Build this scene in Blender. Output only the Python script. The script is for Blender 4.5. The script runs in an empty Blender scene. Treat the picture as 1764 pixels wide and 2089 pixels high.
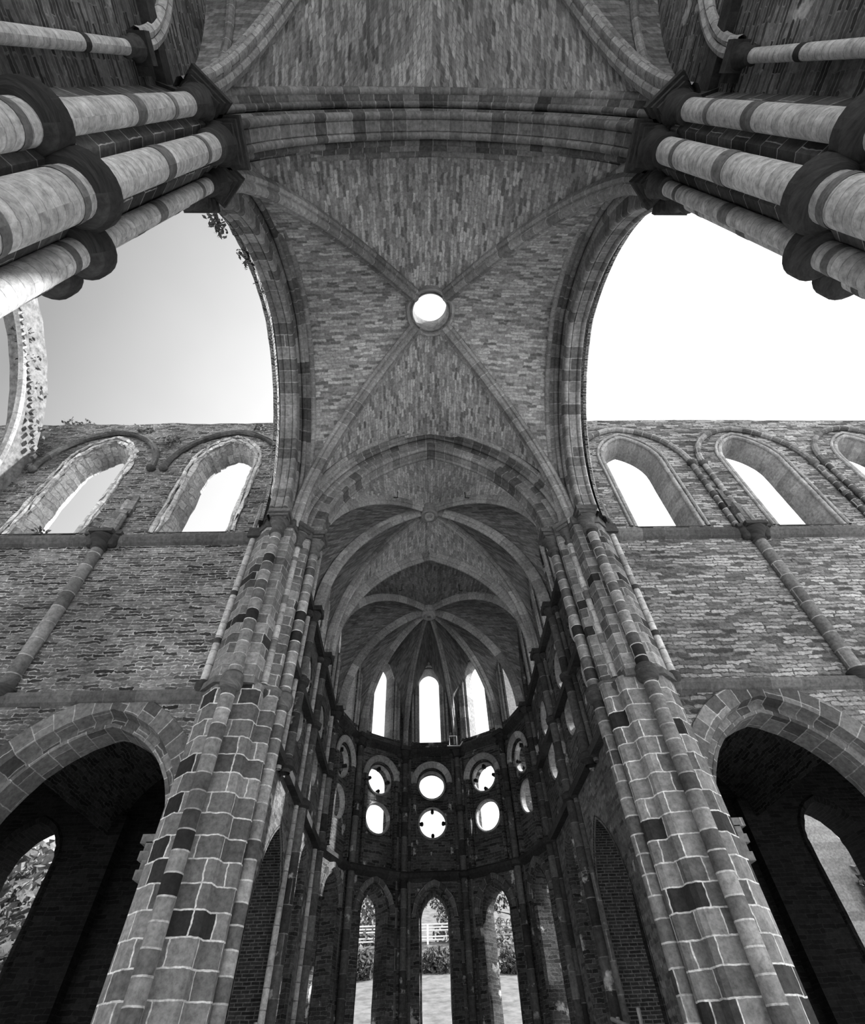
import bpy, math, random
import numpy as np
from mathutils import Vector, Matrix
from mathutils.geometry import tessellate_polygon
random.seed(7)
U = 20.0                      # plan unit in metres; heights are measured from the eye at 1.6 m
EYE = 1.6
scn = bpy.context.scene
col = scn.collection
pi = math.pi

# ------------------------------------------------------------------ camera, sky, sun, exposure
cam_d = bpy.data.cameras.new('camera')
cam = bpy.data.objects.new('camera', cam_d)
col.objects.link(cam)
scn.camera = cam
cam_d.sensor_fit = 'HORIZONTAL'
cam_d.sensor_width = 36.0
cam_d.lens = 36.0 * 1032.17 / 1764.0
cam_d.clip_start = 0.05
cam_d.clip_end = 2000
P_, Y_, R_ = (math.radians(a) for a in (49.4517, 2.4058, -2.4703))
fw = Vector((math.sin(Y_) * math.cos(P_), math.cos(Y_) * math.cos(P_), math.sin(P_)))
rt = Vector((math.cos(Y_), -math.sin(Y_), 0))
up = rt.cross(fw)
rt2 = rt * math.cos(R_) + up * math.sin(R_)
up2 = up * math.cos(R_) - rt * math.sin(R_)
m3 = Matrix((rt2, up2, -fw)).transposed()
cam.matrix_world = Matrix.Translation((-0.0265 * U, 0, EYE)) @ m3.to_4x4()

scn.view_settings.view_transform = 'Standard'
scn.view_settings.look = 'None'
scn.view_settings.gamma = 1.0
scn.view_settings.use_curve_mapping = False
scn.view_settings.exposure = 0.0

SUN_DIR = Vector((0.80, 0.065, 0.70)).normalized()
sun_d = bpy.data.lights.new('sun', 'SUN')
sun_d.energy = 11.0
sun_d.angle = math.radians(1.0)
sun = bpy.data.objects.new('sun', sun_d)
sun.rotation_euler = SUN_DIR.to_track_quat('Z', 'Y').to_euler()
sun.location = (60, 30, 80)
col.objects.link(sun)

world = bpy.data.worlds.new('sky')
scn.world = world
world.use_nodes = True
nt = world.node_tree
nt.nodes.clear()
def N(nt, t, **kw):
    n = nt.nodes.new(t)
    for k, v in kw.items():
        if k in n.inputs: n.inputs[k].default_value = v
        else: setattr(n, k, v)
    return n
tc = N(nt, 'ShaderNodeTexCoord')
def mth(nt, op, a, b=None, clamp=False):
    n = nt.nodes.new('ShaderNodeMath'); n.operation = op; n.use_clamp = clamp
    for i, x in enumerate((a, b)):
        if x is None: continue
        if isinstance(x, (int, float)): n.inputs[i].default_value = x
        else: nt.links.new(x, n.inputs[i])
    return n.outputs[0]
def dotn(v):
    d = N(nt, 'ShaderNodeVectorMath', operation='DOT_PRODUCT')
    nt.links.new(tc.outputs['Generated'], d.inputs[0]); d.inputs[1].default_value = v
    return d.outputs['Value']
t = dotn((0.80, 0.60, 0.0))
base = mth(nt, 'ADD', mth(nt, 'MULTIPLY', mth(nt, 'ADD', t, 0.26), 1.55), 0.50)
base = mth(nt, 'MINIMUM', mth(nt, 'MAXIMUM', base, 0.46), 2.0)
west = mth(nt, 'MULTIPLY', mth(nt, 'MAXIMUM', dotn((0.15, -1.0, 0.0)), 0.0), 2.4)   # added glow in the unseen west sky, lights the west-facing walls
base = mth(nt, 'ADD', base, west)
cl = N(nt, 'ShaderNodeTexNoise', Scale=2.6, Detail=4.0, Roughness=0.5)
nt.links.new(tc.outputs['Generated'], cl.inputs['Vector'])
base = mth(nt, 'MULTIPLY', base, mth(nt, 'ADD', mth(nt, 'MULTIPLY', cl.outputs['Fac'], 0.30), 0.85))
cmb = N(nt, 'ShaderNodeCombineColor')
for i in range(3): nt.links.new(base, cmb.inputs[i])
bg = N(nt, 'ShaderNodeBackground', Strength=1.0)
nt.links.new(cmb.outputs[0], bg.inputs['Color'])
wo = N(nt, 'ShaderNodeOutputWorld')
nt.links.new(bg.outputs[0], wo.inputs['Surface'])

# ------------------------------------------------------------------ materials
def masonry(name, bw=.35, bh=.1, mortar=.012, lo=.05, hi=.25, mort=.35, dist=.03, stain=.5, bump=.5, black=0.0, rough=.9, big=0.0, stain_scale=.35, fade=.6, deep=.03):
    m = bpy.data.materials.new(name); m.use_nodes = True
    nt = m.node_tree; nt.nodes.clear()
    L = nt.links.new
    tc = N(nt, 'ShaderNodeTexCoord'); oi = N(nt, 'ShaderNodeObjectInfo')
    sc = N(nt, 'ShaderNodeVectorMath', operation='ADD')
    off = N(nt, 'ShaderNodeMath', operation='MULTIPLY'); L(oi.outputs['Random'], off.inputs[0]); off.inputs[1].default_value = 57.0
    L(tc.outputs['UV'], sc.inputs[0]); L(off.outputs[0], sc.inputs[1])
    n1 = N(nt, 'ShaderNodeTexNoise', Scale=2.2, Detail=3.0, Roughness=0.6)
    L(sc.outputs[0], n1.inputs['Vector'])
    d1 = N(nt, 'ShaderNodeVectorMath', operation='SUBTRACT'); L(n1.outputs['Color'], d1.inputs[0]); d1.inputs[1].default_value = (.5, .5, .5)
    d2 = N(nt, 'ShaderNodeVectorMath', operation='MULTIPLY'); L(d1.outputs[0], d2.inputs[0]); d2.inputs[1].default_value = (dist * 5, dist * 3.2, 0)
    uv = N(nt, 'ShaderNodeVectorMath', operation='ADD'); L(sc.outputs[0], uv.inputs[0]); L(d2.outputs[0], uv.inputs[1])
    n5 = N(nt, 'ShaderNodeTexNoise', Scale=7.0, Detail=2.0, Roughness=0.5); L(sc.outputs[0], n5.inputs['Vector'])
    d3 = N(nt, 'ShaderNodeVectorMath', operation='SUBTRACT'); L(n5.outputs['Color'], d3.inputs[0]); d3.inputs[1].default_value = (.5, .5, .5)
    d4 = N(nt, 'ShaderNodeVectorMath', operation='MULTIPLY_ADD'); L(d3.outputs[0], d4.inputs[0]); d4.inputs[1].default_value = (dist * 2.6, dist * 1.5, 0); L(uv.outputs[0], d4.inputs[2])
    uv = d4
    br = N(nt, 'ShaderNodeTexBrick', offset=.5, squash=1.5, squash_frequency=3)
    br.inputs['Scale'].default_value = 1.0
    br.inputs['Color1'].default_value = (0, 0, 0, 1); br.inputs['Color2'].default_value = (1, 1, 1, 1); br.inputs['Mortar'].default_value = (.5, .5, .5, 1)
    br.inputs['Mortar Size'].default_value = mortar; br.inputs['Mortar Smooth'].default_value = .15; br.inputs['Bias'].default_value = 0
    br.inputs['Brick Width'].default_value = bw; br.inputs['Row Height'].default_value = bh
    L(uv.outputs[0], br.inputs['Vector'])
    rp = N(nt, 'ShaderNodeValToRGB'); L(br.outputs['Color'], rp.inputs['Fac'])
    e = rp.color_ramp.elements
    e[0].position = 0; e[0].color = (lo,) * 3 + (1,)
    e[1].position = 1; e[1].color = (hi,) * 3 + (1,)
    if black:
        e[0].color = (lo * .2,) * 3 + (1,)
        x = e.new(black); x.color = (lo * .42,) * 3 + (1,)
        x = e.new(black + .05); x.color = (lo,) * 3 + (1,)
    # weathering: blotches and grain
    n2 = N(nt, 'ShaderNodeTexNoise', Scale=stain_scale, Detail=6.0, Roughness=0.62); L(sc.outputs[0], n2.inputs['Vector'])
    n3 = N(nt, 'ShaderNodeTexNoise', Scale=9.0, Detail=4.0, Roughness=0.7); L(sc.outputs[0], n3.inputs['Vector'])
    s2 = N(nt, 'ShaderNodeMapRange'); L(n2.outputs['Fac'], s2.inputs['Value'])
    s2.inputs['From Min'].default_value = .3; s2.inputs['From Max'].default_value = .7; s2.inputs['To Min'].default_value = 1 - stain; s2.inputs['To Max'].default_value = 1 + stain * .6
    s3 = N(nt, 'ShaderNodeMapRange'); L(n3.outputs['Fac'], s3.inputs['Value'])
    s3.inputs['From Min'].default_value = .25; s3.inputs['From Max'].default_value = .75; s3.inputs['To Min'].default_value = .5; s3.inputs['To Max'].default_value = 1.5
    mm = N(nt, 'ShaderNodeMath', operation='MULTIPLY'); L(s2.outputs[0], mm.inputs[0]); L(s3.outputs[0], mm.inputs[1])
    mx = N(nt, 'ShaderNodeMix', data_type='RGBA'); mf = N(nt, 'ShaderNodeMapRange'); L(n5.outputs['Fac'], mf.inputs['Value']); mf.inputs['From Min'].default_value = .35; mf.inputs['From Max'].default_value = .6; mf.inputs['To Min'].default_value = fade; mf.inputs['To Max'].default_value = 1.0
    mq = N(nt, 'ShaderNodeMath', operation='MULTIPLY'); L(br.outputs['Fac'], mq.inputs[0]); L(mf.outputs[0], mq.inputs[1]); L(mq.outputs[0], mx.inputs['Factor']); L(rp.outputs['Color'], mx.inputs[6]); mx.inputs[7].default_value = (mort,) * 3 + (1,)
    src = mx.outputs[2]
    if big:       # flaking lime wash; choir patches are whitened to stand for sunlit spots
        n4 = N(nt, 'ShaderNodeTexNoise', Scale=1.1, Detail=5.0, Roughness=0.6); L(sc.outputs[0], n4.inputs['Vector'])
        g = N(nt, 'ShaderNodeMapRange'); L(n4.outputs['Fac'], g.inputs['Value']); g.inputs['From Min'].default_value = .62; g.inputs['From Max'].default_value = .66
        mb = N(nt, 'ShaderNodeMix', data_type='RGBA'); L(g.outputs[0], mb.inputs['Factor']); L(src, mb.inputs[6]); mb.inputs[7].default_value = (big,) * 3 + (1,)
        src = mb.outputs[2]
    ml = N(nt, 'ShaderNodeVectorMath', operation='SCALE'); L(src, ml.inputs[0]); L(mm.outputs[0], ml.inputs['Scale'])
    bs = N(nt, 'ShaderNodeBsdfPrincipled', Roughness=rough); bs.inputs['Specular IOR Level'].default_value = .2
    L(ml.outputs[0], bs.inputs['Base Color'])
    h = N(nt, 'ShaderNodeMath', operation='MULTIPLY_ADD'); L(br.outputs['Fac'], h.inputs[0]); h.inputs[1].default_value = -1.0; L(n3.outputs['Fac'], h.inputs[2])
    bp = N(nt, 'ShaderNodeBump', Strength=bump, Distance=deep); L(h.outputs[0], bp.inputs['Height'])
    L(bp.outputs[0], bs.inputs['Normal'])
    o = N(nt, 'ShaderNodeOutputMaterial'); L(bs.outputs[0], o.inputs['Surface'])
    return m
def plain(name, v, var=.4, scale=6.0, rough=.85, metal=0.0):
    m = bpy.data.materials.new(name); m.use_nodes = True
    nt = m.node_tree; nt.nodes.clear(); L = nt.links.new
    tc = N(nt, 'ShaderNodeTexCoord')
    n = N(nt, 'ShaderNodeTexNoise', Scale=scale, Detail=5.0, Roughness=.65); L(tc.outputs['Object'], n.inputs['Vector'])
    r = N(nt, 'ShaderNodeValToRGB'); L(n.outputs['Fac'], r.inputs['Fac'])
    e = r.color_ramp.elements
    e[0].position = .3; e[0].color = (v * (1 - var),) * 3 + (1,)
    e[1].position = .7; e[1].color = (min(1, v * (1 + var)),) * 3 + (1,)
    bs = N(nt, 'ShaderNodeBsdfPrincipled', Roughness=rough, Metallic=metal); bs.inputs['Specular IOR Level'].default_value = .25
    L(r.outputs['Color'], bs.inputs['Base Color'])
    bp = N(nt, 'ShaderNodeBump', Strength=.25, Distance=.03); L(n.outputs['Fac'], bp.inputs['Height']); L(bp.outputs[0], bs.inputs['Normal'])
    o = N(nt, 'ShaderNodeOutputMaterial'); L(bs.outputs[0], o.inputs['Surface'])
    return m

M = dict(
    rubble=masonry('coursed rubble stone', .38, .105, .014, .02, .20, .42, .06, .6, 1.0, fade=.1, deep=.07),
    rubble_pale=masonry('pale coursed rubble stone', .44, .125, .018, .05, .40, .06, .06, .5, 1.0, fade=.3, deep=.07),
    nave=masonry('stained nave rubble', .42, .09, .010, .03, .20, .22, .035, .75, .7, big=.34, stain_scale=.5),
    rubble_choir=masonry('patched choir rubble', .34, .12, .014, .06, .20, .16, .06, .6, 1.0, big=.50, fade=.2, deep=.06),
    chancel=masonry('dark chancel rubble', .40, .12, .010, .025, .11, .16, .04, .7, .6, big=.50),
    chapel=masonry('shade-toned chapel stone', .40, .12, .012, .006, .02, .025, .035, .5, .7),  # nearly black: the shade inside the chapels is put into the colour
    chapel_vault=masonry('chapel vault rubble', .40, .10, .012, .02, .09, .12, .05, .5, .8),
    band=masonry('grey shaft band', 5.0, .9, .004, .12, .18, .1, .004, .3, .3),
    ashlar=masonry('grey ashlar with pale joints', .56, .40, .015, .09, .24, .62, .018, .35, .5, black=.14),
    ashlar_high=masonry('weathered ashlar', .55, .32, .012, .07, .22, .36, .018, .5, .5, black=.06),
    dark_ashlar=masonry('dark bluestone ashlar', .70, .46, .010, .035, .11, .40, .01, .5, .4),
    shaft_mix=masonry('blotchy shaft drums', 4.0, .36, .016, .07, .26, .50, .01, .6, .3, black=.07),
    shaft_wall=masonry('wall shaft drums', 4.0, .55, .016, .10, .22, .40, .01, .45, .35),
    shaft_pale=masonry('pale limestone shaft', 5.0, .16, .006, .42, .56, .26, .015, .22, .5, stain_scale=.8),
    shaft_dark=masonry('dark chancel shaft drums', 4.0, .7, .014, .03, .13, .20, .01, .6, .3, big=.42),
    vault=masonry('vault web brick', .34, .115, .012, .13, .50, .24, .05, .36, .7, fade=.2, stain_scale=.25),
    vault_choir=masonry('brightened choir vault web brick', .34, .115, .010, .28, .66, .30, .05, .34, .6, fade=.2),  # lighter copy of the web brick, makes up for weak light in the choir
    vault_dark=masonry('shadowed vault web brick', .36, .11, .006, .12, .28, .15, .03, .35, .4, stain_scale=.3),  # darker copy of the web brick, shade put into its colour
    arch=masonry('arch voussoirs', 3.0, .42, .014, .08, .26, .32, .008, .6, .4),
    rib=masonry('rib stones', 3.0, .55, .014, .16, .32, .40, .008, .45, .3),
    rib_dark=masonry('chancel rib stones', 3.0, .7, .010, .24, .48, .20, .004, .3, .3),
    rib_pale=masonry('pale rib stones', 3.0, .45, .016, .30, .48, .16, .01, .35, .4),
    archivolt=masonry('archivolt blocks', .6, .40, .012, .05, .17, .30, .012, .35, .5),
    surround_lit=masonry('window dressing in lit tone', .45, .30, .014, .36, .62, .25, .03, .35, .9, fade=.3, deep=.05),  # lighter copy of the dressing; brightness of the lit reveals is in its colour
    surround=masonry('pale window dressing', 1.2, .36, .012, .22, .36, .30, .012, .35, .5),
    blue=masonry('bluestone', 3.0, .9, .004, .030, .055, .05, .004, .35, .3),
    blue_mid=masonry('weathered bluestone', 3.0, .8, .006, .06, .12, .12, .004, .5, .4),
    brick=masonry('brick blocking', .24, .085, .014, .012, .035, .10, .008, .35, .7),
    gravel=plain('pale gravel', .44, .3, 3.0, .95),
    grass=plain('lawn grass', .14, .45, .9, .95),
    leaf=plain('foliage', .11, .7, 2.0, .8),
    leaf_dark=plain('dark foliage', .06, .8, 2.0, .8),
    bark=plain('bark', .10, .4, 4.0),
    wood=plain('weathered wood', .3, .3, 5.0),
    metal=plain('painted white metal', .75, .05, 5.0, .35),
    iron=plain('iron', .02, .3, 8.0, .6),
    plaster=plain('crumbled pale stone', .15, .6, 4.0),
)

# ------------------------------------------------------------------ geometry kit (coordinates in plan units)
class MB:
    def __init__(s): s.v = []; s.f = []; s.uv = []
    def face(s, pts, uvs):
        b = len(s.v); s.v.extend([tuple(p) for p in pts]); s.f.append(list(range(b, b + len(pts)))); s.uv.extend(uvs)
    def grid(s, rows, us, vs, close_u=False):
        """rows[i][j] points; us[i][j], vs[i][j] in metres; shared vertices"""
        n, k = len(rows), len(rows[0]); b = len(s.v)
        for r in rows: s.v.extend([tuple(p) for p in r])
        for i in range(n - 1):
            for j in range(k - 1):
                s.f.append([b + i * k + j, b + i * k + j + 1, b + (i + 1) * k + j + 1, b + (i + 1) * k + j])
                for (a, c) in ((i, j), (i, j + 1), (i + 1, j + 1), (i + 1, j)): s.uv.append((us[a][c], vs[a][c]))
    def build(s, name, mat, parent=None, smooth=True, angle=38):
        o0 = ORG.get(parent.name, (0, 0, 0)) if parent else (0, 0, 0)
        me = bpy.data.meshes.new(name)
        vv = [((x - o0[0]) * U, (y - o0[1]) * U, (z - o0[2]) * U + (0 if parent else EYE)) for x, y, z in s.v]
        me.from_pydata(vv, [], s.f)
        ul = me.uv_layers.new(name='UVMap')
        ul.data.foreach_set('uv', np.array(s.uv, dtype=np.float32).ravel())
        me.materials.append(M[mat]); me.validate(); me.update()
        if smooth:
            me.polygons.foreach_set('use_smooth', [True] * len(me.polygons))
            try: me.set_sharp_from_angle(angle=math.radians(angle))
            except Exception: pass
        ob = bpy.data.objects.new(name, me); col.objects.link(ob)
        if parent: ob.parent = parent; ORG[ob.name] = o0
        return ob
ORG = {}
def tag(o, label=None, cat=None, group=None, kind=None):
    if label: o['label'] = label
    if cat: o['category'] = cat
    if group: o['group'] = group
    if kind: o['kind'] = kind
    return o
def thing(name, label, cat, loc, group=None):
    o = bpy.data.objects.new(name, None); col.objects.link(o)
    o.empty_display_size = .3
    o.location = (loc[0] * U, loc[1] * U, loc[2] * U + EYE)
    ORG[o.name] = tuple(loc)
    return tag(o, label, cat, group, 'thing')
G0 = -EYE / U                                  # ground level in plan units
def cumul(pts):
    r = [0.0]
    for a, b in zip(pts, pts[1:]): r.append(r[-1] + math.dist(a, b) * U)
    return r
def frame(O, T, Nn):
    """O=(x,y) where lx=0, T along the wall, Nn towards the viewer"""
    def F(lx, d, lz): return (O[0] + T[0] * lx + Nn[0] * d, O[1] + T[1] * lx + Nn[1] * d, lz)
    return F
def arch_off(s, h, r, n=14):
    """pointed arch (half-span s, rise h) pushed out by r, from one springing over the apex to the other"""
    Rr = (s * s + h * h) / (2 * s); cx = -s + Rr; q = Rr + r
    te = math.acos(max(-1, min(1, -cx / q)))
    left = [(cx + q * math.cos(pi + (te - pi) * i / n), q * math.sin(pi + (te - pi) * i / n)) for i in range(n + 1)]
    left[-1] = (0, left[-1][1])
    return left + [(-x, z) for x, z in left[-2::-1]]
def prof_uv(profile): return cumul(profile)
def arch_sweep(mb, F, s, h, z0, profile, n=14, leg=None, jit=0, only=None, rnd=None):
    """sweep profile [(d, r)] round a pointed arch; leg = z of the foot of straight jambs"""
    pu = prof_uv(profile); cols = []
    for d, r in profile:
        a = arch_off(s, h, r, n)
        pts = [(x, z0 + z) for x, z in a]
        if leg is not None:
            k = 10
            pts = [(pts[0][0], leg + (z0 - leg) * i / k) for i in range(k)] + pts + [(pts[-1][0], leg + (z0 - leg) * (k - 1 - i) / k) for i in range(k)]
        cols.append([(x, d, z) for x, z in pts])
    m = len(cols[0])
    if only: i0, i1 = int(only[0] * (m - 1)), int(only[1] * (m - 1))
    else: i0, i1 = 0, m - 1
    pv = cumul([(c[0], c[2]) for c in cols[len(cols) // 2]])
    rows, us, vs = [], [], []
    for i in range(i0, i1 + 1):
        j_ = [(random.uniform(-jit, jit), random.uniform(-jit, jit)) if jit else (0, 0) for _ in cols]
        rows.append([F(c[i][0] + q[0], c[i][1], c[i][2] + q[1]) for c, q in zip(cols, j_)]); us.append(pu); vs.append([pv[i]] * len(pu))
    mb.grid(rows, us, vs)
def roll(d0, r0, rad, n=8, a0=0.0, a1=2 * pi):
    return [(d0 + rad * math.cos(a0 + (a1 - a0) * i / n), r0 + rad * math.sin(a0 + (a1 - a0) * i / n)) for i in range(n + 1)]
def cyl(mb, x, y, r, z0, z1, n=16, r1=None, x1=None, y1=None, rows=2, caps=False):
    r1 = r if r1 is None else r1; x1 = x if x1 is None else x1; y1 = y if y1 is None else y1
    R, us, vs = [], [], []
    for i in range(rows):
        t = i / (rows - 1); z = z0 + (z1 - z0) * t; q = r + (r1 - r) * t
        R.append([(x + (x1 - x) * t + q * math.cos(2 * pi * j / n), y + (y1 - y) * t + q * math.sin(2 * pi * j / n), z) for j in range(n + 1)])
        us.append([2 * pi * r * U * j / n for j in range(n + 1)]); vs.append([z * U] * (n + 1))
    mb.grid(R, us, vs)
    if caps:
        for rr, k in ((R[0], -1), (R[-1], 1)): mb.face(rr[:-1][::k], [(p[0] * U, p[1] * U) for p in rr[:-1][::k]])
def lathe(mb, x, y, prof, n=20):
    """prof [(r, z)]"""
    L = cumul(prof); R, us, vs = [], [], []
    for (r, z), l in zip(prof, L):
        R.append([(x + r * math.cos(2 * pi * j / n), y + r * math.sin(2 * pi * j / n), z) for j in range(n + 1)])
        us.append([2 * pi * max(r, .01) * U * j / n for j in range(n + 1)]); vs.append([l] * (n + 1))
    mb.grid(R, us, vs)
def tube(mb, pts, r, n=8):
    pts = [Vector(p) for p in pts]; L = cumul(pts); R, us, vs = [], [], []
    for i, p in enumerate(pts):
        t = (pts[min(i + 1, len(pts) - 1)] - pts[max(i - 1, 0)]).normalized()
        a = t.cross(Vector((0, 0, 1)));
        if a.length < 1e-3: a = Vector((1, 0, 0))
        a.normalize(); b = t.cross(a)
        q = r[i] if isinstance(r, (list, tuple)) else r
        R.append([p + a * (q * math.cos(2 * pi * j / n)) + b * (q * math.sin(2 * pi * j / n)) for j in range(n + 1)])
        us.append([2 * pi * q * U * j / n for j in range(n + 1)]); vs.append([L[i]] * (n + 1))
    mb.grid(R, us, vs)
    for rr, k in ((R[0], 1), (R[-1], -1)): mb.face(rr[:-1][::k], [(j * .1, 0) for j in range(n)])
def prism(mb, poly, z0, z1, cap=True, closed=True, nz=1):
    pts = list(poly) + ([poly[0]] if closed else []); L = cumul(pts)
    for (a, b, la, lb) in zip(pts, pts[1:], L, L[1:]):
        mb.face([(a[0], a[1], z0), (b[0], b[1], z0), (b[0], b[1], z1), (a[0], a[1], z1)], [(la, z0 * U), (lb, z0 * U), (lb, z1 * U), (la, z1 * U)])
    if cap:
        tr = tessellate_polygon([[Vector((p[0], p[1], 0)) for p in poly]])
        for z in (z0, z1):
            for t3 in tr: mb.face([(poly[i][0], poly[i][1], z) for i in t3], [(poly[i][0] * U, poly[i][1] * U) for i in t3])
def obox(mb, x, y, ang, wx, wy, z0, z1, top=None):
    c, s = math.cos(ang), math.sin(ang); top = top or 1.0
    def ring(k, z): return [(x + (sx * wx * k) * c - (sy * wy * k) * s, y + (sx * wx * k) * s + (sy * wy * k) * c, z) for sx, sy in ((-1, -1), (1, -1), (1, 1), (-1, 1))]
    a, b = ring(1, z0), ring(top, z1)
    for i in range(4):
        j = (i + 1) % 4; w = math.dist(a[i], a[j]) * U
        mb.face([a[i], a[j], b[j], b[i]], [(0, 0), (w, 0), (w, (z1 - z0) * U), (0, (z1 - z0) * U)])
    mb.face(a[::-1], [(p[0] * U, p[1] * U) for p in a[::-1]]); mb.face(b, [(p[0] * U, p[1] * U) for p in b])
def panel(mb, F, outline, holes=(), thick=.05, back=True, rev=True):
    """flat wall with openings: outline and holes are lists of (lx, lz)"""
    loops = [outline] + list(holes)
    flat = [p for l in loops for p in l]
    tr = tessellate_polygon([[Vector((p[0], p[1], 0)) for p in l] for l in loops])
    for d in ((0, -thick) if back else (0,)):
        for t3 in tr: mb.face([F(flat[i][0], d, flat[i][1]) for i in t3], [(flat[i][0] * U, flat[i][1] * U) for i in t3])
    if rev:
        for l in loops:
            q = list(l) + [l[0]]; L = cumul(q)
            for a, b, la, lb in zip(q, q[1:], L, L[1:]):
                vert = abs(a[1] - b[1]) > abs(a[0] - b[0])
                T = thick * U
                uv = [(0, a[1] * U), (0, b[1] * U), (T, b[1] * U), (T, a[1] * U)] if vert else [(la, 0), (lb, 0), (lb, T), (la, T)]
                mb.face([F(a[0], 0, a[1]), F(b[0], 0, b[1]), F(b[0], -thick, b[1]), F(a[0], -thick, a[1])], uv)
def arch_hole(cx, s, z0, h, zb, n=12, rough=0, seed=0):
    r = random.Random(seed)
    a = [(cx + x, z0 + z) for x, z in arch_off(s, h, 0, n)]
    pts = a + [(cx + s, zb), (cx - s, zb)]
    if rough:
        side = lambda x, zA, zB, k: [(x + r.uniform(-rough, rough), zA + (zB - zA) * i / k) for i in range(1, k)]
        pts = a + side(cx + s, z0, zb, 9) + [(cx + s, zb), (cx - s, zb)] + side(cx - s, zb, z0, 9)
    return pts
def circ_hole(cx, cz, r, n=28): return [(cx + r * math.cos(2 * pi * i / n), cz + r * math.sin(2 * pi * i / n)) for i in range(n)]
def half_arch(P0, A, n=16):
    """circular arc from springing P0 up to A in the vertical plane through both, level at A where possible"""
    hx, hy = A[0] - P0[0], A[1] - P0[1]; L = math.hypot(hx, hy); h = A[2] - P0[2]
    pts = []
    if h >= L:
        Rr = (L * L + h * h) / (2 * L); cx = Rr; te = math.acos((L - Rr) / Rr)     # from angle pi to te
        for i in range(n + 1):
            th = pi + (te - pi) * i / n
            q = (cx + Rr * math.cos(th)) / L
            pts.append((P0[0] + hx * q, P0[1] + hy * q, P0[2] + Rr * math.sin(th)))
    else:
        for i in range(n + 1):
            th = pi / 2 * i / n
            q = 1 - math.cos(th)
            pts.append((P0[0] + hx * q, P0[1] + hy * q, P0[2] + h * math.sin(th)))
    return pts
def cell(mb, ribA, ribB, wall):
    """vault web between two ribs and a wall arch: wall runs from the foot of A over its apex to the foot of B"""
    n = len(ribA) - 1
    for rib, half in ((ribA, wall[:n + 1]), (ribB, wall[:n - 1:-1])):
        sh = random.uniform(0, 40); Lr = [q + sh for q in cumul(half)]; R, us, vs = [], [], []
        for k in range(n + 1):
            a, b = Vector(rib[k]), Vector(half[k]); w = (b - a).length * U; m = 6
            R.append([a.lerp(b, j / m) for j in range(m + 1)]); us.append([sh + w * j / m for j in range(m + 1)]); vs.append([Lr[k]] * (m + 1))
        mb.grid(R, us, vs)
def rib_sweep(mb, pts, w, d, up_in=.004, fancy=True):
    """moulded rib hanging under the curve pts"""
    pts = [Vector(p) for p in pts]; h = Vector((pts[-1].x - pts[0].x, pts[-1].y - pts[0].y, 0)).normalized(); side = Vector((h.y, -h.x, 0))
    pr = [(-w, up_in), (-w, -.35 * d), (-.72 * w, -.55 * d), (-.5 * w, -.5 * d), (-.42 * w, -.82 * d), (-.2 * w, -d), (.2 * w, -d), (.42 * w, -.82 * d), (.5 * w, -.5 * d), (.72 * w, -.55 * d), (w, -.35 * d), (w, up_in)]
    L = cumul(pts); pu = cumul(pr); R, us, vs = [], [], []
    for i, p in enumerate(pts):
        t = (pts[min(i + 1, len(pts) - 1)] - pts[max(i - 1, 0)]).normalized(); nn = side.cross(t).normalized()
        if nn.z < 0 or (abs(nn.z) < 1e-4): nn = nn if nn.dot(h) > 0 and nn.z >= 0 else -nn
        # nn should point up / away from the room
        tt = t.cross(side); nn = tt if tt.dot(Vector((-h.x, -h.y, 1))) > 0 else -tt
        R.append([p + side * a + nn * b for a, b in pr]); us.append(pu); vs.append([L[i]] * len(pr))
    mb.grid(R, us, vs)

# ------------------------------------------------------------------ key heights and plan
ZR, ZC, ZS = .350, .630, .650          # ring string, capital string, springing
ZV = .985                              # vault crown
YC = .338                              # centre of the crossing
mir = lambda y, e: (2 * YC - y) if e else y
SIDE = {-1: 'grey-sky', 1: 'white-sky'}

# ------------------------------------------------------------------ ground and hillside
mb = MB()
def gz(y): return G0 + max(0, min((y - 1.75) * .27, (3.8 - 1.75) * .27)) + max(0, min((y - 3.8) * .75, .16)) + max(0, (y - 4.6) * .42)
ys = [-2.0, -1, 0, 1, 1.5, 1.75, 2.2, 2.7, 3.2, 3.6, 3.8, 3.9, 4.05, 4.6, 5.5, 7, 9]
xs = [-6 + i * .75 for i in range(17)]
def ground(yy): mb.grid([[(x, y, gz(y) + (.02 * math.sin(3 * x + 2 * y) if y > 1.8 else 0)) for x in xs] for y in yy], [[x * U for x in xs] for y in yy], [[y * U] * len(xs) for y in yy])
ground(ys[:5]); tag(mb.build('floor', 'gravel'), kind='structure')
mb = MB(); ground(ys[4:]); tag(mb.build('lawn', 'grass'), kind='structure')

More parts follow.
